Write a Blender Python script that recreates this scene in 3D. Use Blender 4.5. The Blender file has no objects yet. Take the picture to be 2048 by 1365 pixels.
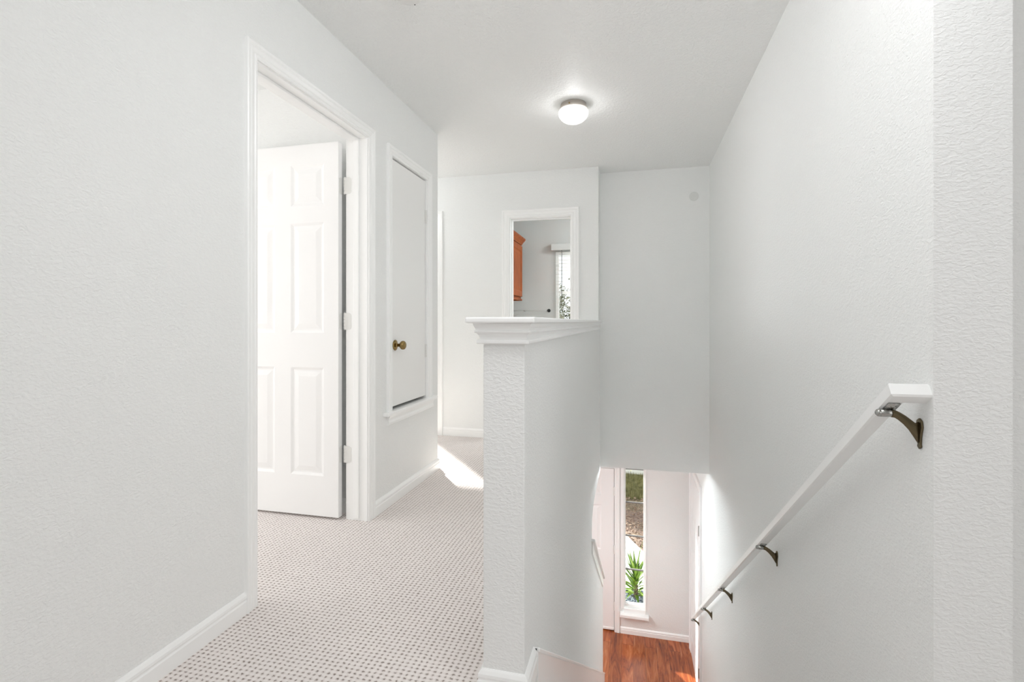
import bpy, bmesh, math, random
from mathutils import Vector, Matrix
random.seed(7)
sc = bpy.context.scene
COL = sc.collection
R = math.radians

# ------------------------------------------------------------------ camera, world, sun, area lights, exposure
F = 1000.0
YAW = math.atan(243.0 / F)
cd = bpy.data.cameras.new('camera'); cam = bpy.data.objects.new('camera', cd); COL.objects.link(cam)
cam.location = (0, 0, 1.07); cam.rotation_euler = (R(90), 0, YAW)
cd.sensor_width = 36.0; cd.lens = F / 2048.0 * 36.0; cd.shift_y = -37.5 / 2048.0; cd.clip_start = .02
sc.camera = cam

world = bpy.data.worlds.new('world'); sc.world = world; world.use_nodes = True
bg = world.node_tree.nodes['Background']
bg.inputs['Color'].default_value = (.96, .98, 1.0, 1); bg.inputs['Strength'].default_value = 1.15

sd = bpy.data.lights.new('sun', 'SUN'); sd.energy = 16.0; sd.angle = R(1.2); sd.color = (1, .97, .92)
sun = bpy.data.objects.new('sun', sd); COL.objects.link(sun)
sun.rotation_euler = Vector((.625, -.78, -.45)).to_track_quat('-Z', 'Y').to_euler()

def area(name, loc, direction, sx, sy, watts, color=(1, 1, 1)):
    l = bpy.data.lights.new(name, 'AREA'); l.shape = 'RECTANGLE'; l.size = sx; l.size_y = sy; l.energy = watts; l.color = color
    o = bpy.data.objects.new(name, l); COL.objects.link(o); o.location = loc
    o.rotation_euler = Vector(direction).to_track_quat('-Z', 'Y').to_euler()
    return o
def point(name, loc, watts, radius=.06, color=(.99, .99, 1)):
    l = bpy.data.lights.new(name, 'POINT'); l.energy = watts; l.shadow_soft_size = radius; l.color = color
    o = bpy.data.objects.new(name, l); COL.objects.link(o); o.location = loc
    return o
area('fill_rear', (-.3, -6.9, 1.35), (0, 1, 0), 2.6, 1.9, 9.90, (.98, .99, 1))  # added fill far behind the camera; the rear wall has no window
area('fill_side', (2.9, -.6, 1.4), (-1, 0, 0), 2.0, 1.7, 16.52, (.98, .99, 1))  # added fill from the right, no opening in that wall
area('daylight_bedroom_window', (-4.9, .9, 1.45), (1, 0, 0), 1.8, 1.5, 30.61, (.97, .985, 1))
area('daylight_study_window', (-5.4, 5.8, 1.4), (1, -.1, 0), 1.6, 1.5, 27.86, (.97, .985, 1))
point('hall_lamp_light', (-.367, 3.145, 2.37), 3.30, .03)
area('fill_landing', (-.4, .2, 2.43), (0, 0, -1), 1.2, 1.2, 3.50, (.98, .99, 1))  # added fill above the camera, no fixture there
area('fill_entry', (-1.6, 4.4, -.27), (.3, 0, -1), 1.6, 1.6, 98.53, (.86, .97, 1))  # added fill to brighten the lower level, out of view
area('fill_stair', (-.03, .95, 2.30), (0, .80, -.58), .9, .5, 9.33, (.98, .99, 1))  # added fill aimed down the stairwell from above the frame
area('fill_foyer', (.0, 5.02, -.285), (-.15, -.62, -.78), .6, .10, 9.34, (.9, .98, 1))  # added fill tucked behind the soffit for the lower stair walls
area('fill_landing_flood', (-.9, -.9, 2.38), (.25, .85, -.45), 1.6, .5, 8.98, (.98, .99, 1))  # added fill from behind and above the camera
point('fill_laundry', (.4, 5.4, 2.2), 34.10, .12, (.90, .97, 1))  # added fill, lifts the dark laundry room
point('fill_corridor', (-2.4, 3.95, 2.2), 5.50, .12)  # added fill for the unseen left corridor

vs = sc.view_settings
vs.view_transform = 'Standard'; vs.look = 'None'; vs.gamma = 1; vs.use_curve_mapping = False; vs.exposure = 0.24
sc.cycles.max_bounces = 14; sc.cycles.diffuse_bounces = 12; sc.cycles.transparent_max_bounces = 12
sc.cycles.sample_clamp_indirect = 6; sc.cycles.caustics_reflective = False; sc.cycles.caustics_refractive = False

# ------------------------------------------------------------------ materials
def mat(name, col, rough=.6, metal=0, spec=.5):
    m = bpy.data.materials.new(name); m.use_nodes = True
    b = m.node_tree.nodes['Principled BSDF']
    b.inputs['Base Color'].default_value = (*col, 1); b.inputs['Roughness'].default_value = rough
    b.inputs['Metallic'].default_value = metal; b.inputs['Specular IOR Level'].default_value = spec
    return m
def N(m, typ, **kw):
    n = m.node_tree.nodes.new(typ)
    for k, v in kw.items():
        if k in n.inputs: n.inputs[k].default_value = v
        else: setattr(n, k, v)
    return n
def L(m, a, b): m.node_tree.links.new(a, b)
def pos(m, scale=(1, 1, 1), rot=(0, 0, 0)):
    t = N(m, 'ShaderNodeTexCoord'); mp = N(m, 'ShaderNodeMapping')
    mp.inputs['Scale'].default_value = scale; mp.inputs['Rotation'].default_value = rot
    L(m, t.outputs['Object'], mp.inputs['Vector']); return mp.outputs['Vector']
def P(m): return m.node_tree.nodes['Principled BSDF']
def ramp(m, src, stops):
    r = N(m, 'ShaderNodeValToRGB')
    els = r.color_ramp.elements
    while len(els) < len(stops): els.new(.5)
    for e, (p, c) in zip(els, stops):
        e.position = p; e.color = (*c, 1) if len(c) == 3 else c
    L(m, src, r.inputs['Fac']); return r.outputs['Color']
def bump(m, src, strength, dist, prev=None):
    b = N(m, 'ShaderNodeBump', Strength=strength, Distance=dist)
    L(m, src, b.inputs['Height'])
    if prev: L(m, prev, b.inputs['Normal'])
    L(m, b.outputs['Normal'], P(m).inputs['Normal']); return b.outputs['Normal']

def plaster(name, col, strength=.35, scale=60, stretch=(1, 1, 1.8), rough=.55, dist=.0022):
    m = mat(name, col, rough, spec=.35)
    v = pos(m, stretch)
    n1 = N(m, 'ShaderNodeTexNoise', Scale=scale, Detail=3.0, Roughness=.5, Distortion=.6)
    L(m, v, n1.inputs['Vector'])
    c = ramp(m, n1.outputs['Fac'], [(.40, (0, 0, 0)), (.62, (1, 1, 1))])
    bump(m, c, strength, dist)
    # faint cleaning marks and roller variation belong to the paint
    n2 = N(m, 'ShaderNodeTexNoise', Scale=1.7, Detail=4.0)
    L(m, v, n2.inputs['Vector'])
    mx = N(m, 'ShaderNodeMix', data_type='RGBA')
    mx.inputs['A'].default_value = (*[x * .985 for x in col], 1); mx.inputs['B'].default_value = (*[min(1, x * 1.01) for x in col], 1)
    L(m, n2.outputs['Fac'], mx.inputs['Factor']); L(m, mx.outputs['Result'], P(m).inputs['Base Color'])
    return m
WALLC = (.862, .872, .866)
M_wall = plaster('wall_paint', WALLC, .42, 75)
M_ceil = plaster('ceiling_paint', (.862, .870, .864), .6, 62, (1, 1, 1))
M_trim = mat('gloss_trim_paint', (.93, .935, .93), .28)
M_door = mat('door_paint', (.91, .91, .91), .35)
_v = pos(M_door, (14, 14, 1.1)); _n = N(M_door, 'ShaderNodeTexNoise', Scale=9.0, Detail=5.0, Distortion=1.2); L(M_door, _v, _n.inputs['Vector']); bump(M_door, _n.outputs['Fac'], .12, .001)
M_flat = mat('flush_door_paint', (.87, .87, .86), .4)
M_hinge = mat('painted_hinge', (.80, .80, .78), .35)
M_dark = mat('dark_slot', (.03, .03, .03), .8)
M_brass = mat('aged_brass', (.30, .21, .085), .17, 1.0)
M_bronze = mat('antique_bronze', (.16, .13, .08), .33, 1.0)
M_nickel = mat('dull_nickel', (.42, .42, .40), .25, 1.0)
M_plate = mat('painted_plate', (.74, .75, .735), .5)
M_plastic = mat('white_plastic', (.80, .80, .79), .4)

def carpet(name):
    m = mat(name, (.6, .55, .51), .95, spec=.1)
    v = pos(m)
    nd = N(m, 'ShaderNodeTexNoise', Scale=60.0, Detail=2.0); L(m, v, nd.inputs['Vector'])
    sub = N(m, 'ShaderNodeVectorMath', operation='SUBTRACT'); sub.inputs[1].default_value = (.5, .5, .5); L(m, nd.outputs['Color'], sub.inputs[0])
    scl = N(m, 'ShaderNodeVectorMath', operation='SCALE'); scl.inputs['Scale'].default_value = .011; L(m, sub.outputs[0], scl.inputs[0])
    add = N(m, 'ShaderNodeVectorMath', operation='ADD'); L(m, v, add.inputs[0]); L(m, scl.outputs[0], add.inputs[1])
    sp = N(m, 'ShaderNodeSeparateXYZ'); L(m, add.outputs[0], sp.inputs[0])
    def mth(op, a, b=None):
        n = N(m, 'ShaderNodeMath', operation=op)
        for i, x in enumerate((a, b)):
            if x is None: continue
            if isinstance(x, (int, float)): n.inputs[i].default_value = x
            else: L(m, x, n.inputs[i])
        return n.outputs[0]
    sx = mth('SINE', mth('MULTIPLY', sp.outputs['X'], 2 * math.pi / .0195))
    sy = mth('SINE', mth('MULTIPLY', sp.outputs['Y'], 2 * math.pi / .0165))
    h = mth('MULTIPLY', mth('ADD', sx, sy), .5)            # -1 .. 1, pits on a regular lattice
    n2 = N(m, 'ShaderNodeTexNoise', Scale=300.0, Detail=3.0); L(m, pos(m, (.55, 1.3, 1)), n2.inputs['Vector'])
    hh = mth('ADD', h, mth('MULTIPLY', mth('SUBTRACT', n2.outputs['Fac'], .5), 1.5))
    hn = mth('ADD', mth('MULTIPLY', hh, .5), .5)
    c = ramp(m, hn, [(.04, (.30, .255, .225)), (.26, (.76, .70, .675)), (.5, (.85, .795, .77)), (.9, (.90, .85, .83))])
    n3 = N(m, 'ShaderNodeTexNoise', Scale=2.2, Detail=3.0); L(m, v, n3.inputs['Vector'])
    mx = N(m, 'ShaderNodeMix', data_type='RGBA', blend_type='MULTIPLY'); mx.inputs['Factor'].default_value = 1
    L(m, c, mx.inputs['A']); L(m, ramp(m, n3.outputs['Fac'], [(.3, (.93, .93, .93)), (.7, (1, 1, 1))]), mx.inputs['B'])
    L(m, mx.outputs['Result'], P(m).inputs['Base Color'])
    bump(m, hn, .55, .004)
    return m
M_carpet = carpet('loop_carpet')

def woodfloor():
    m = mat('cherry_laminate', (.35, .12, .05), .22)
    v = pos(m, (1, 1, 1), (0, 0, R(90)))
    br = N(m, 'ShaderNodeTexBrick', Scale=1.0); br.offset = .37
    for k, x in (('Brick Width', 1.2), ('Row Height', .13), ('Mortar Size', .0012), ('Mortar Smooth', .1), ('Bias', 0.)): br.inputs[k].default_value = x
    br.inputs['Color1'].default_value = (.15, .15, .15, 1); br.inputs['Color2'].default_value = (.85, .85, .85, 1); br.inputs['Mortar'].default_value = (0, 0, 0, 1)
    L(m, v, br.inputs['Vector'])
    vg = pos(m, (7, .9, 1))
    off = N(m, 'ShaderNodeVectorMath', operation='ADD'); L(m, vg, off.inputs[0])
    sc_ = N(m, 'ShaderNodeVectorMath', operation='SCALE'); sc_.inputs['Scale'].default_value = 7.0; L(m, br.outputs['Color'], sc_.inputs[0]); L(m, sc_.outputs[0], off.inputs[1])
    n = N(m, 'ShaderNodeTexNoise', Scale=2.0, Detail=8.0, Roughness=.62, Distortion=1.6); L(m, off.outputs[0], n.inputs['Vector'])
    c = ramp(m, n.outputs['Fac'], [(.32, (.10, .022, .010)), (.47, (.30, .075, .025)), (.58, (.40, .12, .040)), (.72, (.52, .20, .085))])
    mx = N(m, 'ShaderNodeMix', data_type='RGBA', blend_type='MULTIPLY'); mx.inputs['Factor'].default_value = 1
    L(m, c, mx.inputs['A']); L(m, ramp(m, br.outputs['Color'], [(.0, (.25, .2, .2)), (.1, (.8, .8, .8)), (.9, (1.1, 1.05, 1.0))]), mx.inputs['B'])
    L(m, mx.outputs['Result'], P(m).inputs['Base Color'])
    return m
M_wood = woodfloor()

def oak():
    m = mat('honey_oak', (.45, .17, .06), .5, spec=.22)
    v = pos(m, (12, 12, 1.2))
    n = N(m, 'ShaderNodeTexNoise', Scale=5.0, Detail=8.0, Distortion=.8); L(m, v, n.inputs['Vector'])
    c = ramp(m, n.outputs['Fac'], [(.3, (.11, .022, .004)), (.5, (.25, .055, .010)), (.7, (.34, .088, .018))])
    L(m, c, P(m).inputs['Base Color']); bump(m, n.outputs['Fac'], .15, .001); return m
M_oak = oak()

def ground_mat():
    m = mat('lawn_and_dirt', (.3, .25, .15), .95, spec=.1)
    v = pos(m)
    n1 = N(m, 'ShaderNodeTexNoise', Scale=1.1, Detail=5.0, Roughness=.6); L(m, v, n1.inputs['Vector'])
    n2 = N(m, 'ShaderNodeTexNoise', Scale=22.0, Detail=6.0, Roughness=.7, Distortion=1.0); L(m, v, n2.inputs['Vector'])
    grass = ramp(m, n2.outputs['Fac'], [(.3, (0.066, 0.061, 0.022)), (.45, (0.176, 0.165, 0.072)), (.55, (0.303, 0.286, 0.154)), (.7, (0.440, 0.407, 0.286))])
    dirt = ramp(m, n2.outputs['Fac'], [(.3, (0.099, 0.061, 0.044)), (.45, (0.242, 0.165, 0.138)), (.56, (0.352, 0.264, 0.226)), (.7, (0.468, 0.396, 0.341))])
    sp = N(m, 'ShaderNodeSeparateXYZ'); L(m, v, sp.inputs[0])
    # turf behind, a bare worn band of dirt nearer the house
    mr = N(m, 'ShaderNodeMapRange'); mr.inputs['From Min'].default_value = 10.6; mr.inputs['From Max'].default_value = 12.0; L(m, sp.outputs['Y'], mr.inputs['Value'])
    ad = N(m, 'ShaderNodeMath', operation='ADD'); L(m, mr.outputs['Result'], ad.inputs[0])
    sb = N(m, 'ShaderNodeMath', operation='MULTIPLY_ADD'); sb.inputs[1].default_value = 2.4; sb.inputs[2].default_value = -1.2; L(m, n1.outputs['Fac'], sb.inputs[0]); L(m, sb.outputs[0], ad.inputs[1])
    ad.use_clamp = True
    mx = N(m, 'ShaderNodeMix', data_type='RGBA'); L(m, ad.outputs[0], mx.inputs['Factor']); L(m, dirt, mx.inputs['A']); L(m, grass, mx.inputs['B'])
    L(m, mx.outputs['Result'], P(m).inputs['Base Color']); bump(m, n2.outputs['Fac'], .6, .03); return m
M_ground = ground_mat()
M_conc = mat('pale_concrete', (.72, .71, .68), .9)
_n = N(M_conc, 'ShaderNodeTexNoise', Scale=40.0, Detail=4.0); L(M_conc, pos(M_conc), _n.inputs['Vector']); bump(M_conc, _n.outputs['Fac'], .2, .004)
M_white_out = mat('white_kerb_paint', (.85, .85, .83), .8)

def leafmat(name, lo, hi, rough=.4):
    m = mat(name, hi, rough)
    n = N(m, 'ShaderNodeTexNoise', Scale=9.0, Detail=2.0); L(m, pos(m), n.inputs['Vector'])
    L(m, ramp(m, n.outputs['Fac'], [(.35, lo), (.65, hi)]), P(m).inputs['Base Color']); return m
M_leaf = leafmat('yucca_leaf', (.06, .14, .015), (.25, .37, .06))
M_treeleaf = leafmat('tree_leaf', (.09, .10, .06), (.36, .36, .25), .7)
M_bark = mat('bark', (.16, .12, .09), .9)
M_pot = mat('slate_blue_glaze', (.10, .13, .18), .35)
M_soil = mat('pale_gravel', (.26, .30, .36), .9)
M_litter = leafmat('dry_leaf', (.18, .105, .07), (.40, .29, .21), .9)
M_blade = leafmat('grass_blade', (.15, .15, .05), (.38, .35, .17), .8)

def glass():
    m = bpy.data.materials.new('window_glass'); m.use_nodes = True; nt = m.node_tree; nt.nodes.clear()
    o = nt.nodes.new('ShaderNodeOutputMaterial'); t = nt.nodes.new('ShaderNodeBsdfTransparent'); g = nt.nodes.new('ShaderNodeBsdfGlossy')
    g.inputs['Roughness'].default_value = .02; t.inputs['Color'].default_value = (.96, .98, .97, 1)
    mx = nt.nodes.new('ShaderNodeMixShader'); fr = nt.nodes.new('ShaderNodeFresnel'); fr.inputs['IOR'].default_value = 1.25
    nt.links.new(fr.outputs[0], mx.inputs[0]); nt.links.new(t.outputs[0], mx.inputs[1]); nt.links.new(g.outputs[0], mx.inputs[2]); nt.links.new(mx.outputs[0], o.inputs[0])
    return m
M_glass = glass()
def lampglass():
    m = mat('lit_pressed_glass', (.03, .03, .028), .35, spec=.15)
    v = pos(m)
    w = N(m, 'ShaderNodeTexVoronoi', Scale=110.0); L(m, v, w.inputs['Vector'])
    bump(m, w.outputs['Distance'], .4, .003)
    n = N(m, 'ShaderNodeTexNoise', Scale=14.0, Detail=2.0); L(m, v, n.inputs['Vector'])
    ad = N(m, 'ShaderNodeMath', operation='MULTIPLY_ADD'); ad.inputs[1].default_value = .45; L(m, w.outputs['Distance'], ad.inputs[0]); L(m, n.outputs['Fac'], ad.inputs[2])
    e = ramp(m, ad.outputs[0], [(.35, (1, .99, .95)), (.85, (.62, .61, .56))])
    L(m, e, P(m).inputs['Emission Color']); P(m).inputs['Emission Strength'].default_value = 1.7
    t = N(m, 'ShaderNodeBsdfTransparent'); mx = N(m, 'ShaderNodeMixShader'); mx.inputs[0].default_value = .45
    o = m.node_tree.nodes['Material Output']
    L(m, P(m).outputs[0], mx.inputs[1]); L(m, t.outputs[0], mx.inputs[2]); L(m, mx.outputs[0], o.inputs['Surface'])
    return m
M_lamp = lampglass()

# ------------------------------------------------------------------ mesh helpers
def link(name, bm, m, parent=None, smooth=False):
    me = bpy.data.meshes.new(name)
    bmesh.ops.recalc_face_normals(bm, faces=bm.faces[:])
    bm.to_mesh(me); bm.free(); me.materials.append(m)
    if smooth:
        for p in me.polygons: p.use_smooth = True
    o = bpy.data.objects.new(name, me); COL.objects.link(o)
    if parent: o.parent = parent; o.matrix_parent_inverse = parent.matrix_world.inverted() if parent.type != 'EMPTY' else Matrix.Translation(-parent.location)
    return o
def bevel(o, w, seg=2):
    md = o.modifiers.new('edge', 'BEVEL'); md.width = w; md.segments = seg; md.limit_method = 'ANGLE'; md.angle_limit = R(40); return o
def empty(name, loc=(0, 0, 0)):
    o = bpy.data.objects.new(name, None); COL.objects.link(o); o.location = loc; o.empty_display_size = .05; return o
def tag(o, label=None, cat=None, group=None, kind=None):
    if label: o['label'] = label
    if cat: o['category'] = cat
    if group: o['group'] = group
    if kind: o['kind'] = kind
    return o
def ST(o, label=None): return tag(o, label, kind='structure')
def box(bm, a, b):
    x0, y0, z0 = a; x1, y1, z1 = b
    v = [bm.verts.new(p) for p in ((x0, y0, z0), (x1, y0, z0), (x1, y1, z0), (x0, y1, z0), (x0, y0, z1), (x1, y0, z1), (x1, y1, z1), (x0, y1, z1))]
    for f in ((0, 3, 2, 1), (4, 5, 6, 7), (0, 1, 5, 4), (1, 2, 6, 5), (2, 3, 7, 6), (3, 0, 4, 7)): bm.faces.new([v[i] for i in f])
    return bm
def boxes(*bs):
    bm = bmesh.new()
    for a, b in bs: box(bm, a, b)
    return bm
def prism(bm, pts, ext):
    """polygon (3-D points) extruded by the vector ext"""
    e = Vector(ext); a = [bm.verts.new(p) for p in pts]; b = [bm.verts.new(Vector(p) + e) for p in pts]
    n = len(pts); bm.faces.new(a); bm.faces.new(b[::-1])
    for i in range(n): bm.faces.new((a[i], a[(i + 1) % n], b[(i + 1) % n], b[i]))
    return bm
def wallmesh(u0, u1, v0, v1, holes, fn, t):
    """a wall slab in (u,v) with rectangular holes; fn(u,v,d) -> xyz, d in 0..t; only outer faces"""
    us = sorted({u0, u1, *[h[0] for h in holes], *[h[1] for h in holes]}); vs_ = sorted({v0, v1, *[h[2] for h in holes], *[h[3] for h in holes]})
    us = [u for u in us if u0 <= u <= u1]; vs_ = [v for v in vs_ if v0 <= v <= v1]
    def solid(i, j):
        if i < 0 or j < 0 or i >= len(us) - 1 or j >= len(vs_) - 1: return False
        cu = (us[i] + us[i + 1]) / 2; cv = (vs_[j] + vs_[j + 1]) / 2
        return not any(h[0] < cu < h[1] and h[2] < cv < h[3] for h in holes)
    bm = bmesh.new(); cache = {}
    def V(u, v, d):
        k = (u, v, d)
        if k not in cache: cache[k] = bm.verts.new(fn(u, v, d))
        return cache[k]
    for i in range(len(us) - 1):
        for j in range(len(vs_) - 1):
            if not solid(i, j): continue
            a, b, c, d = us[i], us[i + 1], vs_[j], vs_[j + 1]
            bm.faces.new((V(a, c, 0), V(b, c, 0), V(b, d, 0), V(a, d, 0))); bm.faces.new((V(a, d, t), V(b, d, t), V(b, c, t), V(a, c, t)))
            if not solid(i - 1, j): bm.faces.new((V(a, c, 0), V(a, d, 0), V(a, d, t), V(a, c, t)))
            if not solid(i + 1, j): bm.faces.new((V(b, c, t), V(b, d, t), V(b, d, 0), V(b, c, 0)))
            if not solid(i, j - 1): bm.faces.new((V(a, c, t), V(b, c, t), V(b, c, 0), V(a, c, 0)))
            if not solid(i, j + 1): bm.faces.new((V(a, d, 0), V(b, d, 0), V(b, d, t), V(a, d, t)))
    return bm
def sweep(path, prof, fn, closed=False, bm=None, side=1):
    """profile [(a,b)] swept along a 2-D path with mitred corners; a offsets to the left of travel (side=1), b is the third axis"""
    bm = bm or bmesh.new(); n = len(path); pts = [Vector(p) for p in path]; rings = []
    for i in range(n):
        d0 = (pts[i] - pts[i - 1]).normalized() if (i > 0 or closed) else None
        d1 = (pts[(i + 1) % n] - pts[i]).normalized() if (i < n - 1 or closed) else None
        if d0 is None: d0 = d1
        if d1 is None: d1 = d0
        n0 = Vector((-d0.y, d0.x)); n1 = Vector((-d1.y, d1.x)); m_ = (n0 + n1).normalized(); k = 1 / max(.2, m_.dot(n0))
        rings.append([bm.verts.new(fn(*(pts[i] + m_ * k * a * side), b)) for a, b in prof])
    seg = n if closed else n - 1; q = len(prof)
    for i in range(seg):
        A = rings[i]; B = rings[(i + 1) % n]
        for j in range(q): bm.faces.new((A[j], A[(j + 1) % q], B[(j + 1) % q], B[j]))
    if not closed: bm.faces.new(rings[0]); bm.faces.new(rings[-1][::-1])
    return bm
def lathe(bm, prof, origin, axis, seg=32):
    """prof [(r,h)] revolved about axis from origin"""
    ax = Vector(axis).normalized(); u = ax.orthogonal().normalized(); w = ax.cross(u); o = Vector(origin); rings = []
    for r, h in prof:
        if r < 1e-6: rings.append([bm.verts.new(o + ax * h)])
        else: rings.append([bm.verts.new(o + ax * h + (u * math.cos(t) + w * math.sin(t)) * r) for t in [2 * math.pi * k / seg for k in range(seg)]])
    for A, B in zip(rings, rings[1:]):
        for k in range(seg):
            k2 = (k + 1) % seg
            if len(A) == 1 and len(B) > 1: bm.faces.new((A[0], B[k], B[k2]))
            elif len(B) == 1 and len(A) > 1: bm.faces.new((A[k], B[0], A[k2]))
            elif len(A) > 1: bm.faces.new((A[k], B[k], B[k2], A[k2]))
    return bm
def tube(bm, pts, radii, seg=10):
    pts = [Vector(p) for p in pts]; rings = []
    if isinstance(radii, (int, float)): radii = [radii] * len(pts)
    for i, p in enumerate(pts):
        d = (pts[min(i + 1, len(pts) - 1)] - pts[max(i - 1, 0)]).normalized()
        up = Vector((0, 1, 0)) if abs(d.y) < .9 else Vector((1, 0, 0))
        u = d.cross(up).normalized(); w = d.cross(u)
        rings.append([bm.verts.new(p + (u * math.cos(t) + w * math.sin(t)) * radii[i]) for t in [2 * math.pi * k / seg for k in range(seg)]])
    for A, B in zip(rings, rings[1:]):
        for k in range(seg): bm.faces.new((A[k], A[(k + 1) % seg], B[(k + 1) % seg], B[k]))
    bm.faces.new(rings[0]); bm.faces.new(rings[-1][::-1]); return bm
XW = lambda x0, s: (lambda u, v, d: (x0 + s * d, u, v))   # wall on a plane of constant x, u = y
YW = lambda y0, s: (lambda u, v, d: (u, y0 + s * d, v))   # wall on a plane of constant y, u = x

# ------------------------------------------------------------------ key sizes (metres)
XL = -1.39        # hall's left wall face
XS0, XS1 = -.42, -.298   # half wall beside the stairs
XR = .645         # stair's right wall face
YH = 1.376        # front of the half wall / top of stairs
YB = 4.45         # far hall wall
YS = 4.66         # wall hanging over the stairs
YF = 6.21         # entry wall downstairs
ZC, ZL0, ZL1 = 2.44, -2.70, -.26
PIT = .704

# ------------------------------------------------------------------ structure
ST(link('wall_left', wallmesh(-7.0, 3.42, 0, ZC, [(1.597, 2.443, 0, 2.078), (2.69, 3.232, .545, 2.06)], XW(XL, -1), .12), M_wall), 'long white textured wall left of the hall carpet')
ST(link('wall_left_corridor', boxes(((-3.5, 3.30, 0), (XL - .12, 3.42, ZC)), ((-3.62, 3.30, 0), (-3.5, 4.45, ZC))), M_wall))
ST(link('wall_back', wallmesh(-5.6, -.30, 0, ZC, [(-2.64, -1.81, 0, 2.06), (-1.115, -.525, 0, 2.035)], YW(YB, 1), .12), M_wall), 'white far hall wall holding the doorway to the laundry room')
ST(link('wall_over_stairs', boxes(((-.42, YS, ZL1), (XR, YS + .12, ZC)), ((-.42, YB + .1205, ZL1), (-.30, YS + .002, ZC))), M_wall), 'plain white wall hanging above the stairwell')
ST(link('wall_right', boxes(((XR, 1.295, ZL0), (XR + .145, YF + .12, ZC))), M_wall), 'tall white stairwell wall behind the handrail')
ST(link('wall_right_far', boxes(((XR + .145, 1.5, 0), (3.0, 1.62, ZC))), M_wall), 'white wall sliver at the right edge behind the stairwell wall')
ST(link('wall_right_room', boxes(((3.0, -7.0, 0), (3.12, 1.62, ZC))), M_wall))
ST(link('wall_rear', wallmesh(-1.51, 3.12, 0, ZC, [], YW(-7.0, -1), .12), M_wall))
ST(link('wall_light_block', boxes(((-2.3, 2.635, 0), (-2.18, 3.30, ZC))), M_wall))  # unseen board added to shut out light so the hatch gaps stay dark
# bedroom behind the left wall
ST(link('wall_bedroom_back', boxes(((-5.1, 2.515, 0), (XL - .12, 2.635, ZC))), M_wall))
ST(link('wall_bedroom_left', wallmesh(-2.6, 2.68, 0, ZC, [(.0, 1.8, .7, 2.2)], XW(-5.0, -1), .12), M_wall))
ST(link('wall_bedroom_front', boxes(((-5.1, -2.62, 0), (XL - .12, -2.5, ZC))), M_wall))
# study beyond the far left door, its window lets the sun in
ST(link('wall_study_back', wallmesh(-5.7, -1.82, 0, ZC, [(-5.2, -4.02, .95, 2.3)], YW(7.0, 1), .12), M_wall))
ST(link('wall_study_left', boxes(((-5.72, YB, 0), (-5.6, 7.12, ZC))), M_wall))
ST(link('wall_laundry_left', boxes(((-1.82, YB + .12, 0), (-1.70, 7.0, ZC))), M_wall))
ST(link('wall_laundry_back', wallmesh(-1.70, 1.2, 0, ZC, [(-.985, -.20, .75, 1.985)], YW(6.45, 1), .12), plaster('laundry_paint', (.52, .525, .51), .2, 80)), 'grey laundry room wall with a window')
ST(link('wall_laundry_right', boxes(((1.2, YS + .12, 0), (1.32, 6.57, ZC))), M_wall))
# ceilings and floors
ST(link('ceiling', boxes(((-5.75, -7.15, ZC), (3.2, 7.15, ZC + .1))), M_ceil), 'white textured hall ceiling around the round lamp')
bm = boxes(((-5.75, -7.15, -.25), (XS0, 7.15, 0)), ((XS0, -7.15, -.25), (3.2, YH - .02, 0)), ((XR + .145, YH - .02, -.25), (3.2, 7.15, 0)), ((XS0, YS + .12, -.25), (XR + .145, 7.15, 0)))
ST(link('floor', bm, M_carpet), 'beige patterned loop pile carpet on the upstairs hall')
ST(link('ceiling_lower', boxes(((-5.1, -.1, -.26), (XS0, 6.5, -.2501)), ((XS0, YS + .12, -.26), (XR, 6.5, -.2501))), M_ceil))
ST(link('floor_lower', boxes(((-5.1, -.1, ZL0 - .1), (XR + .2, YF + .12, ZL0))), M_wood), 'glossy reddish wood floor in the entry below the stairs')
ST(link('wall_entry', wallmesh(-5.1, XR, ZL0, ZL1, [(-1.17, -.21, ZL0, -.69), (-.115, .138, -2.385, -.45)], YW(YF, 1), .12), M_wall), 'white entry wall around the narrow window downstairs')
ST(link('wall_lower_left', wallmesh(-.1, YF + .12, ZL0, ZL1, [(2.1, 5.1, -2.3, -.5)], XW(-5.0, -1), .12), M_wall))
ST(link('wall_lower_rear', boxes(((-5.1, -.12, ZL0), (XR, 0, ZL1))), M_wall))

# half wall and the stairwell's left wall in one slab
zc = lambda y: -.50 - PIT * (y - 3.66)        # top line of the sloped cap
pts = [(YH, ZL0), (5.10, ZL0), (5.10, zc(5.10) - .018), (3.73, zc(3.73) - .018), (3.73, -.44), (3.76, -.385), (3.83, -.345), (3.95, -.32), (YB + .12, -.30), (YS, -.30), (YS, -.26), (YB + .12, -.26), (YB + .12, 0), (YB, 0), (YB, 1.068), (YH, 1.068)]
bm = prism(bmesh.new(), [(XS0, y, z) for y, z in pts], (XS1 - XS0, 0, 0))
o = ST(link('wall_stair_left', bm, M_wall), 'white half wall with moulded cap between hall and stairs'); bevel(o, .004, 2)

# caps with crown moulding
XYZ = lambda u, v, w: (u, v, w)
crown = [(0, 1.008), (.012, 1.008), (.0155, 1.011), (.0155, 1.0165), (.012, 1.0195), (.0075, 1.0205), (.008, 1.027), (.011, 1.034), (.016, 1.039), (.0215, 1.0415), (.0215, 1.045), (.017, 1.0465), (.0175, 1.052), (.021, 1.058), (.024, 1.067), (0, 1.067)]
path = [(XS0, YB), (XS0, YH), (XS1, YH), (XS1, YB)]
tr = ST(empty('trim_1', (-.36, YH, 1.0)), 'white moulded cap along the top of the half wall')
link('crown_moulding', sweep(path, crown, XYZ, side=-1), M_trim, tr)
bm = boxes(((XS0 - .042, YH - .040, 1.0675), (XS1 + .036, YB, 1.0845)))
bevel(link('cap_board', bm, M_trim, tr), .005, 3)
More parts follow.
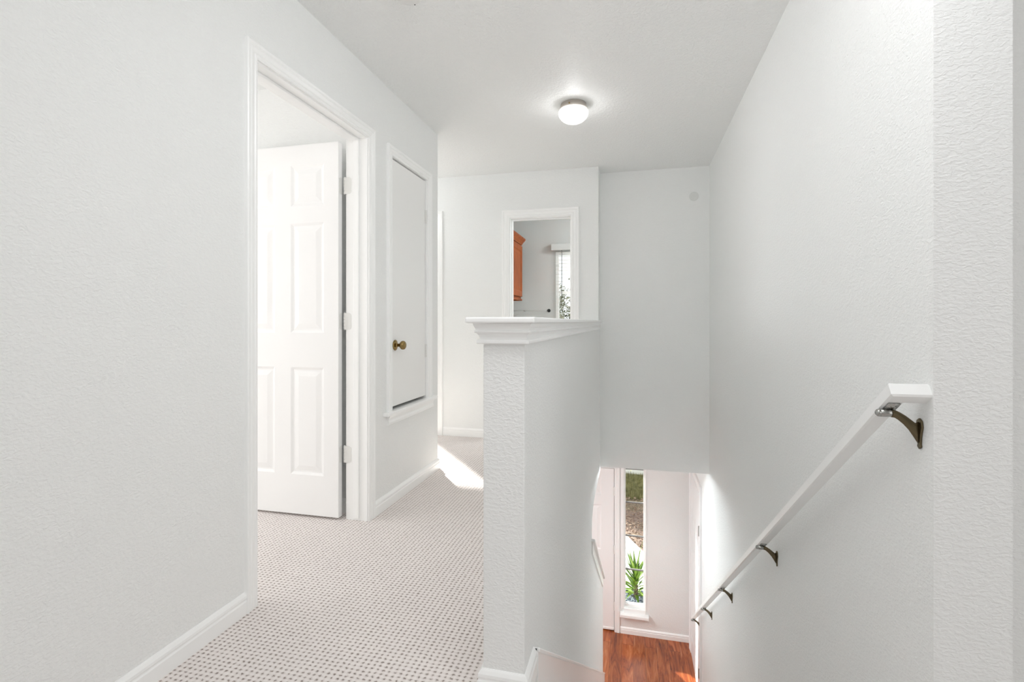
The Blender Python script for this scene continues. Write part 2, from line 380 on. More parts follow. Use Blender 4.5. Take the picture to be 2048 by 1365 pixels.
# sloped cap downstairs
tr2 = ST(empty('trim_2', (-.36, 3.7, -.6)), 'white sloped cap on the knee wall beside the lower stairs')
def slp(y, dz): return (y, zc(y) + dz)
bm = prism(bmesh.new(), [(XS0 - .03, *slp(3.66, 0)), (XS0 - .03, *slp(4.98, 0)), (XS0 - .03, *slp(4.98, -.02)), (XS0 - .03, *slp(3.66, -.02))], (XS1 - XS0 + .058, 0, 0))
bevel(link('cap_board', bm, M_trim, tr2), .004)
bm = bmesh.new()
prism(bm, [(XS1, *slp(3.70, -.02)), (XS1, *slp(4.98, -.02)), (XS1, *slp(4.98, -.10)), (XS1, *slp(3.70, -.10))], (.010, 0, 0))
link('cap_moulding', bm, M_trim, tr2)

# ------------------------------------------------------------------ trim profiles
CAS = [(0, 0), (0, .009), (.004, .012), (.012, .012), (.016, .009), (.020, .0125), (.034, .0155), (.040, .013), (.045, .0165), (.053, .018), (.057, .015), (.057, 0)]
BASE = [(0, 0), (.0135, 0), (.0135, .046), (.0105, .050), (.0105, .054), (.0125, .058), (.0115, .066), (.006, .074), (.002, .078), (0, .078)]
def casing(name, par, u0, u1, z0, z1, fn, wscale=1.0, closed=False):
    prof = [(a * wscale, b) for a, b in CAS]
    return link(name, sweep([(u0, z0), (u0, z1), (u1, z1), (u1, z0)], prof, fn, side=1), M_trim, par)
def base(name, path, side, label=None, z=0):
    return ST(link(name, sweep(path, BASE, lambda u, v, w: (u, v, z + w), side=side), M_trim), label)

# door 1: bedroom
d1 = ST(empty('door_1', (XL, 2.02, 0)), 'white six panel door standing open into the bright bedroom')
casing('casing', d1, 1.610, 2.430, 0, 2.065, XW(XL, 1))
casing('casing', d1, 1.610, 2.430, 0, 2.065, XW(XL - .12, -1))
link('jamb', boxes(((XL - .12, 1.597, 0), (XL, 1.615, 2.06)), ((XL - .12, 2.425, 0), (XL, 2.443, 2.06)), ((XL - .12, 1.597, 2.06), (XL, 2.443, 2.078))), M_trim, d1)
bevel(link('door_stop', boxes(((XL - .078, 1.615, 0), (XL - .045, 1.626, 2.06)), ((XL - .078, 2.414, .012), (XL - .045, 2.425, 2.06)), ((XL - .078, 1.626, 2.049), (XL - .045, 2.414, 2.06))), M_trim, d1), .003)
def panel_leaf(us, zs, panels, fn, t, depth=.0075):
    """door leaf in (u,z): raised panels on both faces"""
    us = sorted({*us, *[p[0] for p in panels], *[p[1] for p in panels]}); zs = sorted({*zs, *[p[2] for p in panels], *[p[3] for p in panels]})
    bm = bmesh.new()
    def q(*ps): bm.faces.new([bm.verts.new(fn(*p)) for p in ps])
    for d0, s in ((0, 1), (t, -1)):
        for i in range(len(us) - 1):
            for j in range(len(zs) - 1):
                a, b, c, e = us[i], us[i + 1], zs[j], zs[j + 1]; cu, cz = (a + b) / 2, (c + e) / 2
                if any(p[0] < cu < p[1] and p[2] < cz < p[3] for p in panels): continue
                q((a, c, d0), (b, c, d0), (b, e, d0), (a, e, d0))
        for (a, b, c, e) in panels:
            rings = [(0, 0), (.006, .003), (.014, depth), (.022, depth), (.046, .002), (.050, .0012)]
            for (i0, h0), (i1, h1) in zip(rings, rings[1:]):
                A = [(a + i0, c + i0), (b - i0, c + i0), (b - i0, e - i0), (a + i0, e - i0)]; B = [(a + i1, c + i1), (b - i1, c + i1), (b - i1, e - i1), (a + i1, e - i1)]
                for k in range(4): q((*A[k], d0 + s * h0), (*A[(k + 1) % 4], d0 + s * h0), (*B[(k + 1) % 4], d0 + s * h1), (*B[k], d0 + s * h1))
            i1, h1 = rings[-1]; q((a + i1, c + i1, d0 + s * h1), (b - i1, c + i1, d0 + s * h1), (b - i1, e - i1, d0 + s * h1), (a + i1, e - i1, d0 + s * h1))
    a, b, c, e = us[0], us[-1], zs[0], zs[-1]
    q((a, c, 0), (a, e, 0), (a, e, t), (a, c, t)); q((b, c, 0), (b, e, 0), (b, e, t), (b, c, t)); q((a, c, 0), (b, c, 0), (b, c, t), (a, c, t)); q((a, e, 0), (b, e, 0), (b, e, t), (a, e, t))
    bmesh.ops.remove_doubles(bm, verts=bm.verts[:], dist=1e-5)
    return bm
LX1 = -1.546; LW = .745
cols = [(-1.842, -1.635), (-2.155, -1.945)]
rows = [(.232, .823), (1.012, 1.615), (1.71, 1.935)]
panels = [(a, b, c, e) for a, b in cols for c, e in rows]
leaf = link('door_leaf', panel_leaf([LX1 - LW, LX1], [.014, 2.045], panels, YW(2.398, 1), .035), M_door, d1)
for hz in (1.812, 1.075, .352):
    bm = bmesh.new()
    n = 10; r = .016; w, h = .030, .089
    def plate(u0, u1, z0, z1, fn, right):
        pts = []
        def arc(cu, cz, a0, a1):
            for k in range(6):
                t = R(a0 + (a1 - a0) * k / 5); pts.append((cu + r * math.cos(t), cz + r * math.sin(t)))
        if right: pts.append((u0, z0)); arc(u1 - r, z0 + r, -90, 0); arc(u1 - r, z1 - r, 0, 90); pts.append((u0, z1))
        else: pts.append((u1, z1)); arc(u0 + r, z1 - r, 90, 180); arc(u0 + r, z0 + r, 180, 270); pts.append((u1, z0))
        A = [bm.verts.new(fn(u, z, 0)) for u, z in pts]; B = [bm.verts.new(fn(u, z, .002)) for u, z in pts]
        bm.faces.new(A); bm.faces.new(B[::-1])
        for k in range(len(pts)): bm.faces.new((A[k], A[(k + 1) % len(pts)], B[(k + 1) % len(pts)], B[k]))
    plate(-1.522, -1.484, hz - .045, hz + .045, lambda u, v, d: (u, 2.425 - d, v), True)
    plate(2.402, 2.430, hz - .045, hz + .045, lambda u, v, d: (LX1 + d, u, v), False)
    hg = link('hinge', bm, M_hinge, d1)
    bm = bmesh.new()
    for k in range(5):
        z0 = hz - .045 + k * .018; lathe(bm, [(0, 0), (.0055, 0), (.0062, .001), (.0062, .0165), (.0055, .0175), (0, .0175)], (-1.527, 2.430, z0), (0, 0, 1), 12)
    lathe(bm, [(0, 0), (.004, 0), (.004, .094), (0, .096)], (-1.527, 2.430, hz - .047), (0, 0, 1), 10)
    link('hinge_pin', bm, M_hinge, hg, True)

# door 2: flush access hatch
d2 = ST(empty('door_2', (XL, 2.96, .55)), 'small flush white access door with a brass knob high in the wall')
HY0, HY1, HZ0, HZ1 = 2.704, 3.218, .560, 2.045
prof = [(a, b) for a, b in CAS]
link('casing', sweep([(HY0 - .006, .548), (HY0 - .006, HZ1 + .008), (HY1 + .006, HZ1 + .008), (HY1 + .006, .548)], prof, XW(XL, 1)), M_trim, d2)
link('jamb', boxes(((XL - .12, 2.69, .545), (XL, HY0, 2.06)), ((XL - .12, HY1, .545), (XL, 3.232, 2.06)), ((XL - .12, HY0, 2.052), (XL, HY1, 2.06))), M_trim, d2)
bevel(link('sill', boxes(((XL - .01, 2.602, .527), (XL + .034, 3.345, .5485))), M_trim, d2), .006, 3)
ap = [(0, .527), (.020, .527), (.020, .522), (.014, .512), (.012, .498), (.016, .486), (.016, .474), (.010, .470), (0, .470)]
bm = bmesh.new(); prism(bm, [(XL + a, 2.645, z) for a, z in ap], (0, .665, 0)); link('apron', bm, M_trim, d2)
hl = bevel(link('door_leaf', boxes(((XL - .042, HY0 + .003, .566), (XL - .007, HY1 - .004, 2.044))), M_flat, d2), .0015)
kn = (XL - .007, 2.762, .932)
bm = bmesh.new(); lathe(bm, [(0, 0), (.031, 0), (.033, .002), (.031, .005), (.024, .009), (.015, .012), (.011, .014), (.010, .020), (0, .020)], kn, (1, 0, 0), 32)
rs = link('knob_rosette', bm, M_brass, hl, True)
bm = bmesh.new(); lathe(bm, [(0, .018), (.010, .018), (.009, .028), (.012, .033), (.020, .038), (.0255, .045), (.027, .053), (.025, .061), (.018, .067), (.008, .069), (0, .0692)], kn, (1, 0, 0), 32)
link('knob', bm, M_brass, hl, True)
for hz in (1.80, .875):
    bm = bmesh.new()
    for k in range(5): lathe(bm, [(0, 0), (.006, 0), (.006, .0165), (0, .0165)], (XL - .0025, HY1 - .003, hz - .045 + k * .018), (0, 0, 1), 12)
    box(bm, (XL - .0068, HY1 - .014, hz - .045), (XL - .0055, HY1 - .004, hz + .045))
    link('hinge', bm, M_hinge, d2)

# door 3: far left cased doorway (its right leg shows); door 4: laundry doorway
for nm, a, b, zt, lab in (('door_3', -2.62, -1.83, 2.045, 'white cased doorway edge at the far end of the left hall wall'), ('door_4', -1.097, -.543, 2.020, 'white cased doorway into the grey laundry room')):
    e = ST(empty(nm, ((a + b) / 2, YB, 0)), lab)
    link('casing', sweep([(a - .005, 0), (a - .005, zt + .005), (b + .005, zt + .005), (b + .005, 0)], [(p * 1.25, q) for p, q in CAS], YW(YB, -1)), M_trim, e)
    link('jamb', boxes(((a - .018, YB, 0), (a, YB + .12, zt)), ((b, YB, 0), (b + .018, YB + .12, zt)), ((a - .018, YB, zt), (b + .018, YB + .12, zt + .015))), M_trim, e)
    bevel(link('door_stop', boxes(((a, YB + .045, 0), (a + .011, YB + .08, zt)), ((b - .011, YB + .045, 0), (b, YB + .08, zt)), ((a + .011, YB + .045, zt - .011), (b - .011, YB + .08, zt))), M_trim, e), .003)
    if nm == 'door_4': link('strike_plate', boxes(((b - .013, YB + .020, zt - .028), (b, YB + .040, zt - .002))), M_hinge, e)

# baseboards upstairs
base('baseboard_left', [(XL, -7.0), (XL, 1.553)], -1, 'white baseboard under the near stretch of left wall')
base('baseboard_left_far', [(XL, 2.488), (XL, 3.42), (-3.5, 3.42)], -1 , 'white baseboard under the small access door')
base('baseboard_back', [(-1.75, YB), (-1.175, YB)], -1, 'white baseboard at the foot of the far hall wall')
base('baseboard_back_right', [(-.465, YB), (XS0, YB)], -1)
base('baseboard_bedroom', [(-5.0, 2.515), (XL - .12, 2.515)], -1)
base('baseboard_half_wall', [(XS0, YB), (XS0, YH), (XS1, YH), (XS1, 1.500)], -1, 'white baseboard wrapped round the end of the half wall')
base('baseboard_right', [(3.0, 1.5), (XR + .145, 1.5), ], 1)

# stair skirts
tr3 = ST(empty('trim_3', (XS1, YH, 0)), 'white sloping skirt board at the foot of the stairwell left wall')
zs_ = lambda y: 1.121 - PIT * y
bm = prism(bmesh.new(), [(XS1, 1.500, .078), (XS1, 5.12, zs_(5.12) + .018), (XS1, 5.12, ZL0), (XS1, 4.9, ZL0), (XS1, 1.500, -.34)], (.016, 0, 0))
bevel(link('skirt_board', bm, M_trim, tr3), .004)
bm = prism(bmesh.new(), [(XS1, 1.500, .078), (XS1, 5.12, zs_(5.12) + .018), (XS1, 5.12, zs_(5.12) + .004), (XS1, 1.500, .064)], (.021, 0, 0))
bevel(link('skirt_cap', bm, M_trim, tr3), .003)
bm = prism(bmesh.new(), [(XR, 1.40, .10), (XR, 5.0, .10 - PIT * 3.6), (XR, 5.0, ZL0), (XR, 4.9, ZL0), (XR, 1.40, -.34)], (-.016, 0, 0))
ST(link('trim_4', bm, M_trim))

# staircase (runs just below the picture)
bm = bmesh.new(); rise = 2.70 / 14; run = rise / PIT
pts = [(YH, -.001 - rise)]; y = YH; z = -rise
pts = [(YH + .001, -rise)]
for k in range(13):
    pts.append((YH + run * (k + 1), -rise * (k + 1)))
    if k < 12: pts.append((YH + run * (k + 1), -rise * (k + 2)))
pts.append((YH + run * 13, ZL0)); pts.append((YH + run * 12, ZL0)); pts.append((YH + .001, -rise - .35))
prism(bm, [(XS1 + .017, y, z) for y, z in pts], (XR - XS1 - .034, 0, 0))
link('staircase', bm, M_carpet)
ST(bpy.data.objects['staircase'], 'carpeted stairs descending between the two stairwell walls')

# ------------------------------------------------------------------ entry level: door, sidelight, closet
d5 = ST(empty('door_5', (-.7, YF, ZL0)), 'white front door downstairs beside the narrow window')
link('casing', sweep([(-1.165, ZL0), (-1.165, -.695), (-.222, -.695), (-.222, ZL0)], [(a * 1.05, b) for a, b in CAS], YW(YF, -1)), M_trim, d5)
link('jamb', boxes(((-1.17, YF, ZL0), (-1.155, YF + .12, -.69)), ((-.226, YF, ZL0), (-.21, YF + .12, -.69)), ((-1.155, YF, -.712), (-.226, YF + .12, -.69))), M_trim, d5)
pl = [(a, b, c, e) for a, b in ((-.645, -.385), (-1.03, -.77)) for c, e in ((-2.42, -1.87), (-1.72, -1.17), (-1.05, -.83))]
lf = link('door_leaf', panel_leaf([-1.151, -.231], [ZL0 + .04, -.720], pl, YW(YF + .012, 1), .04, .006), M_door, d5)
link('bottom_sweep', boxes(((-1.151, YF + .004, ZL0 + .016), (-.231, YF + .05, ZL0 + .04))), M_trim, d5)
link('weather_gap', boxes(((-1.155, YF + .05, ZL0), (-.226, YF + .06, -.712))), M_dark, d5)
for hz in (-.99, -1.70, -2.39):
    bm = boxes(((-.240, YF + .003, hz - .05), (-.220, YF + .012, hz + .05))); lathe(bm, [(0, 0), (.007, 0), (.007, .1), (0, .1)], (-.2285, YF + .002, hz - .05), (0, 0, 1), 12)
    link('hinge', bm, M_hinge, d5)

w1 = ST(empty('window_1', (0, YF, -1.5)), 'narrow tall entry window with four panes showing the yard')
GX0, GX1, GZ0, GZ1 = -.094, .117, -2.357, -.47
bm = bmesh.new()
box(bm, (-.115, YF + .03, -2.385), (GX0, YF + .09, -.45)); box(bm, (GX1, YF + .03, -2.385), (.138, YF + .09, -.45)); box(bm, (GX0, YF + .03, -2.385), (GX1, YF + .09, GZ0)); box(bm, (GX0, YF + .03, GZ1), (GX1, YF + .09, -.45))
bevel(link('frame', bm, M_trim, w1), .003)
bm = bmesh.new()
for z in (-.72, -1.128, -1.535, -1.945): box(bm, (GX0, YF + .052, z - .007), (GX1, YF + .072, z + .007))
link('muntin', bm, mat('backlit_muntin', (.20, .195, .19), .4), w1)  # backlit darkness of the bars is put into their colour
link('glass_pane', boxes(((GX0, YF + .060, GZ0), (GX1, YF + .064, GZ1))), M_glass, w1)
bm = bmesh.new(); box(bm, (-.150, YF - .012, -2.40), (-.112, YF, -.40)); box(bm, (.136, YF - .010, -2.40), (.150, YF, -.40))
bevel(link('casing', bm, M_trim, w1), .003)
bevel(link('sill', boxes(((-.160, YF - .075, -2.475), (.178, YF + .03, -2.44)), ((-.115, YF - .02, -2.441), (.138, YF + .04, -2.387))), M_trim, w1), .005)

d6 = ST(empty('door_6', (XR, 5.7, ZL0)), 'white closet door in the right wall at the stair foot')
link('casing', sweep([(5.24, ZL0), (5.24, -.62), (6.02, -.62), (6.02, ZL0)], [(a * 1.5, b * 1.2) for a, b in CAS], XW(XR, -1)), M_trim, d6)
link('door_leaf', panel_leaf([5.26, 6.00], [ZL0 + .015, -.64], [(5.36, 5.58, -2.45, -1.9), (5.68, 5.90, -2.45, -1.9), (5.36, 5.58, -1.75, -1.0), (5.68, 5.90, -1.75, -1.0)], XW(XR - .010, 1), .009, .003), M_door, d6)
for hz in (-2.41, -1.0):
    bm = bmesh.new(); lathe(bm, [(0, 0), (.007, 0), (.007, .1), (0, .1)], (XR - .016, 5.25, hz - .05), (0, 0, 1), 12); link('hinge', bm, mat('steel_hinge', (.5, .5, .48), .3, 1), d6)
base('baseboard_entry', [(-.155, YF), (XR, YF), (XR, 6.10)], -1, 'white baseboard under the entry window', ZL0)

# ------------------------------------------------------------------ handrail
hr = tag(empty('handrail', (XR, 1.31, .9)), 'white wooden handrail sloping down the stairwell right wall', 'handrail')
PH = math.atan(PIT); cs, sn = math.cos(PH), math.sin(PH)
W, Hh = .038, .033
y0, z0r, y1 = 1.315, .932, 5.32
zt = lambda y: z0r - PIT * (y - y0)
# the rail is an L lying in the pitch plane: long sloping leg, short return into the wall.  local axes: s along the slope (down), x, n normal to the pitch
def RP(x, s, n): return (x, y0 + s * cs - n * sn * -1 * -1, z0r - s * sn - n * cs)
L_ = (y1 - y0) / cs
x0 = XR - .080
prof_out = [(0, .004), (.004, 0), (W - .004, 0), (W, .004), (W, Hh - .004), (W - .004, Hh), (.004, Hh), (0, Hh - .004)]
# sweep in (x, s) plane: path follows the outer (stairwell side) edge
def railfn(u, v, w): return (u, y0 + v * cs - w * sn, z0r - v * sn - w * cs)
bm = sweep([(x0, L_), (x0, 0), (XR, 0)], prof_out, railfn, side=1)
link('rail', bm, M_trim, hr)
def bracket(y):
    zu = zt(y) - Hh / cs                       # underside of the rail above this point
    br = empty('bracket', (XR, y, zu - .06)); br.parent = hr; br.matrix_parent_inverse = Matrix.Translation(-hr.location)
    def lk(n, bm, m, par, sm=True):
        o = link(n, bm, m, None, sm); o.parent = par; o.matrix_parent_inverse = par.matrix_world.inverted()
        return o
    zc_ = zu - .052
    plate_pts = [(0, .030), (.010, .024), (.013, .010), (.009, -.004), (.0065, -.016), (.0055, -.030), (.0075, -.036), (0, -.042), (-.0075, -.036), (-.0055, -.030), (-.0065, -.016), (-.009, -.004), (-.013, .010), (-.010, .024)]
    bpy.context.view_layer.update()
    bm = prism(bmesh.new(), [(XR, y + a, zc_ + b) for a, b in plate_pts], (-.005, 0, 0))
    bevel(lk('wall_plate', bm, M_bronze, br, False), .0015)
    # arm: curved web, deep at the wall, slim at the rail
    bm = bmesh.new(); rings = []
    xs = [XR - .004, XR - .012, XR - .022, XR - .033, XR - .044, XR - .052, XR - .060]
    top = [zc_ + .018, zc_ + .014, zc_ + .022, zc_ + .031, zc_ + .038, zc_ + .042, zc_ + .043]
    bot = [zc_ - .026, zc_ - .012, zc_ + .004, zc_ + .017, zc_ + .027, zc_ + .032, zc_ + .033]
    wd = [.0035, .0035, .0035, .004, .0045, .005, .005]
    for X, a, b, w in zip(xs, top, bot, wd): rings.append([bm.verts.new((X, y + sgn * w, q)) for sgn, q in ((-1, a), (1, a), (1, b), (-1, b))])
    for A, B in zip(rings, rings[1:]):
        for k in range(4): bm.faces.new((A[k], A[(k + 1) % 4], B[(k + 1) % 4], B[k]))
    bm.faces.new(rings[0]); bm.faces.new(rings[-1][::-1])
    # raised rim along the arm
    tube(bm, [(X, y, a) for X, a in zip(xs, top)], .0042, 8); tube(bm, [(X, y, b) for X, b in zip(xs, bot)], .0036, 8)
    lk('arm', bm, M_bronze, br)
    # barrel under the rail and its saddle
    yb = y
    bm = bmesh.new()
    lathe(bm, [(0, 0), (.005, .0005), (.0085, .004), (.0092, .008), (.0078, .009), (.0092, .0102), (.0092, .030), (.0075, .033), (0, .033)], (XR - .092, yb, zc_ + .039), (1, 0, 0), 18)
    lk('barrel', bm, M_nickel, br)
    bm = bmesh.new()
    yn = yb - .012
    prism(bm, [(XR - .074, *(yb - .020, zu + PIT * .020 - .0004)), (XR - .050, *(yb - .020, zu + PIT * .020 - .0004)), (XR - .050, *(yb + .014, zu - PIT * .014 - .0004)), (XR - .074, *(yb + .014, zu - PIT * .014 - .0004))], (0, -.002, -.0028))
    lathe(bm, [(0, 0), (.005, 0), (.004, -.003), (0, -.004)], (XR - .062, yb - .012, zu + PIT * .012 - .003), (0, sn, cs), 14)
    lk('saddle', bm, M_nickel, br)
for yb in (1.345, 2.53, 3.61, 4.50, 5.24): bracket(yb)

# ------------------------------------------------------------------ ceiling lamp, detector, cover plate
lx, ly = -.367, 3.145
cl = tag(empty('ceiling_lamp', (lx, ly, ZC)), 'round lit ceiling lamp with pressed glass bowl', 'ceiling lamp')
bm = bmesh.new(); lathe(bm, [(0, 0), (.078, 0), (.080, .003), (.080, .014), (.084, .018), (.084, .030), (.080, .034), (.070, .036), (0, .036)], (lx, ly, ZC), (0, 0, -1), 48)
link('base', bm, mat('taupe_metal', (.46, .42, .38), .4, .3), cl, True)
bm = bmesh.new(); pr = [(.072, .030), (.088, .036), (.093, .046), (.0935, .056)]
for k in range(1, 13):
    t = k / 12 * math.pi / 2; pr.append((.0935 * math.cos(t) if k < 12 else 0, .056 + .064 * math.sin(t)))
lathe(bm, pr, (lx, ly, ZC), (0, 0, -1), 64)
link('glass_bowl', bm, M_lamp, cl, True)
for a in (20, 140, 260):
    t = R(a); bm = bmesh.new(); lathe(bm, [(0, 0), (.004, 0), (.005, .003), (.004, .007), (0, .008)], (lx + .084 * math.cos(t), ly + .084 * math.sin(t), ZC - .024), (math.cos(t), math.sin(t), 0), 12)
    link('thumbscrew', bm, M_brass, cl, True)

sx_, sy_ = -.905, 1.905
sm = tag(empty('smoke_detector', (sx_, sy_, ZC)), 'white round smoke detector cut off by the top edge', 'smoke detector')
bm = bmesh.new(); lathe(bm, [(0, 0), (.062, 0), (.062, .008), (.058, .012), (.056, .024), (.048, .031), (.030, .034), (0, .034)], (sx_, sy_, ZC), (0, 0, -1), 40)
link('body', bm, M_plastic, sm, True)
bm = bmesh.new(); lathe(bm, [(0, 0), (.003, 0), (.003, .0015), (0, .002)], (sx_ + .01, sy_ + .045, ZC - .0305), (0, 0, -1), 10); link('indicator', bm, M_dark, sm)

bm = bmesh.new(); lathe(bm, [(0, 0), (.040, 0), (.040, .002), (.037, .004), (0, .0045)], (.518, YS, 2.18), (0, -1, 0), 36)
tag(link('cover_plate', bm, M_plate, None), 'small round painted cover plate high on the wall over the stairs', 'cover plate')

# ------------------------------------------------------------------ laundry room
cb = tag(empty('wall_cabinet', (-1.54, 5.6, 1.37)), 'honey oak wall cabinet seen through the laundry doorway', 'cabinet')
CX, CY0, CY1 = -1.38, 4.95, 6.25
bevel(link('carcass', boxes(((-1.70, CY0, 1.37), (CX - .02, CY1, 2.06))), M_oak, cb), .003)
def oakdoor(a, b, knob_y):
    bm = panel_leaf([a, b], [1.395, 2.035], [(a + .055, b - .055, 1.455, 1.975)], XW(CX, -1), .019, .006)
    dd = link('cabinet_door', bm, M_oak, cb)
oakdoor(4.965, 5.595, 0); oakdoor(5.605, 6.235, 0)
cr = [(0, 2.055), (.012, 2.055), (.014, 2.07), (.030, 2.095), (.045, 2.115), (.050, 2.125), (.050, 2.14), (0, 2.14)]
link('crown', sweep([(-1.70, CY0), (CX - .02, CY0), (CX - .02, CY1), (-1.70, CY1)], cr, XYZ, side=-1), M_oak, cb)
lr = [(0, 1.345), (.010, 1.345), (.014, 1.352), (.014, 1.368), (0, 1.372)]
link('light_rail', sweep([(-1.70, CY0), (CX - .02, CY0), (CX - .02, CY1), (-1.70, CY1)], lr, XYZ, side=-1), M_oak, cb)

rd = tag(empty('towel_rod', (-1.3, 6.42, 1.22)), 'thin pale rod along the grey laundry wall ending in a dark bracket', 'towel rod')
bm = bmesh.new(); tube(bm, [(-1.70, 6.41, 1.222), (-1.075, 6.41, 1.222)], .0045, 10); link('rod', bm, mat('pale_rod', (.42, .42, .40), .4, .2), rd, True)
bm = bmesh.new(); lathe(bm, [(0, 0), (.022, 0), (.022, .004), (.012, .008), (.011, .04), (.016, .045), (0, .047)], (-1.072, 6.45, 1.222), (0, -1, 0), 20); link('end_bracket', bm, mat('black_metal', (.02, .02, .02), .4, .5), rd, True)
bm = bmesh.new(); box(bm, (-1.40, 6.404, 1.212), (-1.385, 6.45, 1.226)); link('middle_bracket', bm, M_nickel, rd)

w2 = ST(empty('window_2', (-.6, 6.45, 1.4)), 'laundry room window with bright trees outside')
bm = bmesh.new()
box(bm, (-.985, 6.47, .75), (-.945, 6.53, 1.985)); box(bm, (-.24, 6.47, .75), (-.20, 6.53, 1.985)); box(bm, (-.945, 6.47, .75), (-.24, 6.53, .79)); box(bm, (-.945, 6.47, 1.945), (-.24, 6.53, 1.985)); box(bm, (-.945, 6.475, 1.435), (-.24, 6.525, 1.475))
bevel(link('frame', bm, M_trim, w2), .003)
link('glass_pane', boxes(((-.945, 6.498, .79), (-.24, 6.502, 1.945))), M_glass, w2)
bevel(link('sill', boxes(((-1.02, 6.40, .725), (-.165, 6.47, .75))), M_trim, w2), .004)
bl = tag(empty('window_blind', (-.6, 6.42, 2.04)), 'white slatted blind lowered over the laundry window', 'blind')
bevel(link('valance', boxes(((-1.031, 6.365, 1.995), (-.15, 6.45, 2.078))), mat('pale_valance', (.55, .555, .54), .5), bl), .003)
M_slat = mat('white_slat', (.85, .85, .83), .4)
for k in range(26):
    z = 1.965 - k * .046
    bm = bmesh.new(); box(bm, (-.975, 6.392, z - .0011), (-.21, 6.438, z + .0011)); link('slat', bm, M_slat, bl)
bm = bmesh.new(); tube(bm, [(-.893, 6.375, 1.995), (-.893, 6.372, 1.44), (-.893, 6.373, 1.40)], [.0042, .0042, .006], 8); link('wand', bm, mat('smoky_wand', (.14, .14, .14), .3), bl, True)
bm = bmesh.new()
for x in (-.915, -.60, -.27): tube(bm, [(x, 6.391, 1.995), (x, 6.391, .80)], .0008, 5)
link('ladder_cord', bm, M_slat, bl)

# ------------------------------------------------------------------ outside
ZG = -2.85
bm = bmesh.new(); nx, ny = 60, 60; grid = {}
for i in range(nx + 1):
    for j in range(ny + 1):
        x = -9 + 18 * i / nx; y = YF + .1 + 22 * j / ny
        z = ZG + (.03 * math.sin(x * 3.1 + y) + .02 * math.sin(y * 4.3 - x * 2)) * min(1, max(0, (y - 8.5)))
        grid[i, j] = bm.verts.new((x, y, z))
for i in range(nx):
    for j in range(ny): bm.faces.new((grid[i, j], grid[i + 1, j], grid[i + 1, j + 1], grid[i, j + 1]))
ST(link('ground_outside', bm, M_ground), 'leaf strewn lawn and dirt outside the entry window')
bm = prism(bmesh.new(), [(-2.5, 6.34, ZG - .05), (1.25, 6.34, ZG - .05), (1.25, 6.47, ZG - .05), (-1.1, 11.325, ZG - .05), (-2.5, 11.325, ZG - .05)], (0, 0, .10))
ST(link('path_outside', bm, M_conc), 'pale concrete path with a diagonal edge outside the entry window')
bm = bmesh.new()
for k in range(8): box(bm, (-4.06 + k * 1.0, 13.2, ZG - .1), (-3.075 + k * 1.0, 13.4, ZG + .32))
ST(link('kerb_outside', bm, M_white_out), 'white block kerb beyond the lawn')

# dry leaves and grass blades nobody could count
bm = bmesh.new()
for k in range(2600):
    y = random.uniform(8.4, 11.3); x = random.uniform(-.9, 1.1)
    if x < -.12 + (9.347 - y) * .484: continue
    s = random.uniform(.012, .035); a = random.uniform(0, 6.28); c, d = math.cos(a), math.sin(a); z = ZG + .055 + random.uniform(0, .02)
    t = random.uniform(-.5, .9) * s
    v = [bm.verts.new((x + c * s, y + d * s, z + t)), bm.verts.new((x - d * s * .5, y + c * s * .5, z)), bm.verts.new((x - c * s, y - d * s, z + t * .6)), bm.verts.new((x + d * s * .5, y - c * s * .5, z + .006))]
    bm.faces.new(v)
tag(link('fallen_leaves', bm, M_litter), 'dry brown leaves scattered over the lawn outside', 'leaves', kind='stuff')
bm = bmesh.new()
for k in range(9000):
    y = random.uniform(11.4, 13.15); x = random.uniform(-.9, 1.1)
    h = random.uniform(.03, .09); a = random.uniform(0, 6.28); w = .007; z = ZG - .01
    dx, dy = random.uniform(-.03, .03), random.uniform(-.03, .03)
    bm.faces.new([bm.verts.new((x + math.cos(a) * w, y + math.sin(a) * w, z)), bm.verts.new((x - math.cos(a) * w, y - math.sin(a) * w, z)), bm.verts.new((x + dx, y + dy, z + h + .04))])
tag(link('grass', bm, M_blade), 'short yellow green grass growing beyond the path', 'grass', kind='stuff')

# potted yucca
py, px, pz = 6.98, .028, ZG + .05
yp = tag(empty('potted_yucca', (px, py, pz)), 'green spiky yucca in a slate pot outside the entry window', 'potted plant')
bm = bmesh.new(); lathe(bm, [(0, 0), (.13, 0), (.15, .02), (.185, .12), (.195, .14), (.195, .155), (.180, .155), (.172, .135), (0, .130)], (px, py, pz), (0, 0, 1), 36)
link('pot', bm, M_pot, yp, True)
bm = bmesh.new()
for k in range(260):
    a = random.uniform(0, 6.28); r = .165 * math.sqrt(random.random()); s = random.uniform(.008, .016)
    bmesh.ops.create_icosphere(bm, subdivisions=1, radius=s, matrix=Matrix.Translation((px + r * math.cos(a), py + r * math.sin(a), pz + .135)))
link('gravel', bm, M_soil, yp)
bm = bmesh.new(); tube(bm, [(px, py, pz + .12), (px + .005, py, pz + .25), (px, py, pz + .40)], [.03, .026, .018], 12); link('stem', bm, M_bark, yp, True)
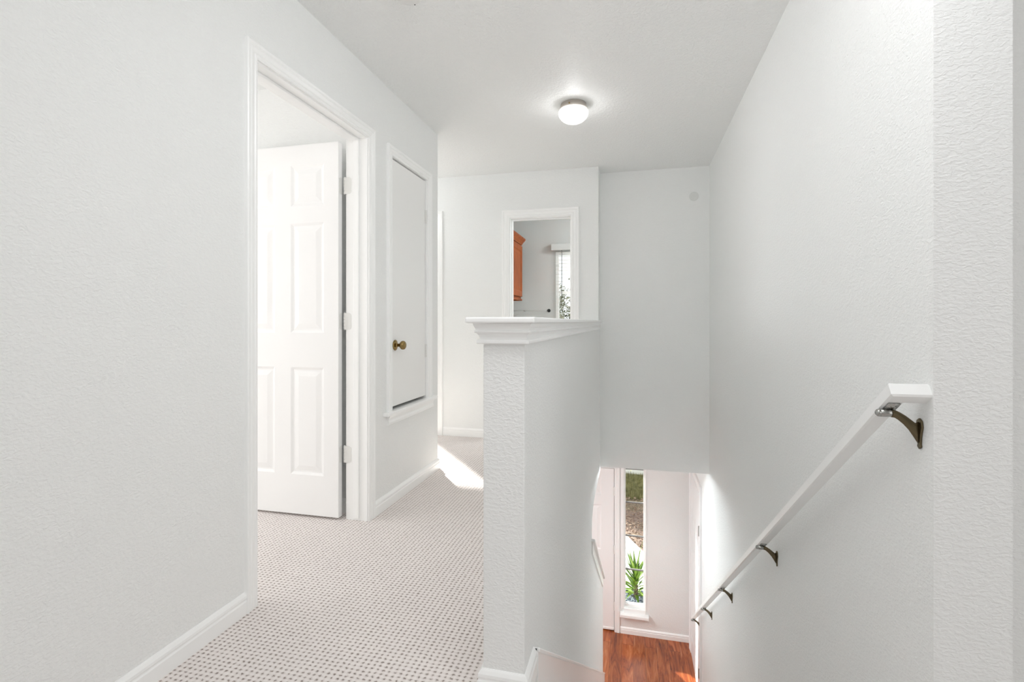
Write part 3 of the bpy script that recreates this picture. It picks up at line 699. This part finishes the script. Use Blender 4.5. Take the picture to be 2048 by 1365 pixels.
def blade(bm, base_, az, el, ln, wd, droop):
    b = Vector(base_); d = Vector((math.cos(az), math.sin(az), 0)); sd_ = Vector((-math.sin(az), math.cos(az), 0)); rows_ = []
    n = 9; p = b.copy(); e = el
    for i in range(n + 1):
        t = i / n; w = wd * (.45 + 1.1 * math.sin(math.pi * min(1, t * 1.15 + .12))) * (1 - t ** 3) * .62 + .0006
        up = Vector((-math.cos(az) * math.sin(e), -math.sin(az) * math.sin(e), math.cos(e)))
        rows_.append([bm.verts.new(p - sd_ * w + up * w * .45), bm.verts.new(p), bm.verts.new(p + sd_ * w + up * w * .45)])
        p = p + (d * math.cos(e) + Vector((0, 0, 1)) * math.sin(e)) * ln / n; e -= droop / n
    for A, B in zip(rows_, rows_[1:]):
        bm.faces.new((A[0], A[1], B[1], B[0])); bm.faces.new((A[1], A[2], B[2], B[1]))
for k in range(44):
    t = k / 43; el = R(12 + 66 * t + random.uniform(-5, 5)); zb = pz + .16 + .24 * t
    bm = bmesh.new(); blade(bm, (px, py, zb), k * 2.39996 + random.uniform(-.15, .15), el, random.uniform(.34, .48) * (.85 + .3 * math.sin(t * 3)), .024, R(50 - 35 * t))
    link('leaf', bm, M_leaf, yp, True)
for az, el, ln in ((R(185), R(78), .66), (R(10), R(83), .62), (R(330), R(84), .52), (R(175), R(70), .5)):
    bm = bmesh.new(); blade(bm, (px, py, pz + .36), az, el, ln, .021, R(8)); link('leaf', bm, M_leaf, yp, True)

# trees seen through the laundry window
def tree(x, y, h, r, label, n):
    t = tag(empty('tree', (x, y, ZG)), label, 'tree', 'trees beyond the laundry window')
    bm = bmesh.new(); tube(bm, [(x, y, ZG - .1), (x + .1, y, ZG + h * .35), (x, y + .1, ZG + h * .8)], [.14, .10, .04], 10)
    brs = []
    for k in range(14):
        a = random.uniform(0, 6.28); z = ZG + h * random.uniform(.35, .8); e = Vector((x + math.cos(a) * r * .75, y + math.sin(a) * r * .75, z + r * .4))
        tube(bm, [(x, y, z), (Vector((x, y, z)) + e) / 2 + Vector((0, 0, .1)), e], [.04, .025, .01], 6); brs.append(e)
    link('trunk', bm, M_bark, t, True)
    bm = bmesh.new()
    for k in range(n):
        b = random.choice(brs); p = b + Vector((random.gauss(0, r * .26), random.gauss(0, r * .26), random.gauss(0, r * .28)))
        s = random.uniform(.025, .06); nrm = Vector((random.gauss(0, 1), random.gauss(0, 1), random.gauss(0, 1))).normalized(); u = nrm.orthogonal().normalized(); w = nrm.cross(u)
        bm.faces.new([bm.verts.new(p + u * s), bm.verts.new(p + w * s * .55), bm.verts.new(p - u * s), bm.verts.new(p - w * s * .55)])
    link('foliage', bm, M_treeleaf, t)
tree(-2.1, 15.0, 5.15, 1.15, 'leafy tree filling the lower laundry window', 60000)
tree(3.6, 17.0, 4.3, 1.5, 'leafy tree standing behind the nearest laundry window tree', 5000)
tree(-7.2, 17.5, 4.2, 1.5, 'leafy tree standing left of the other laundry window trees', 4000)
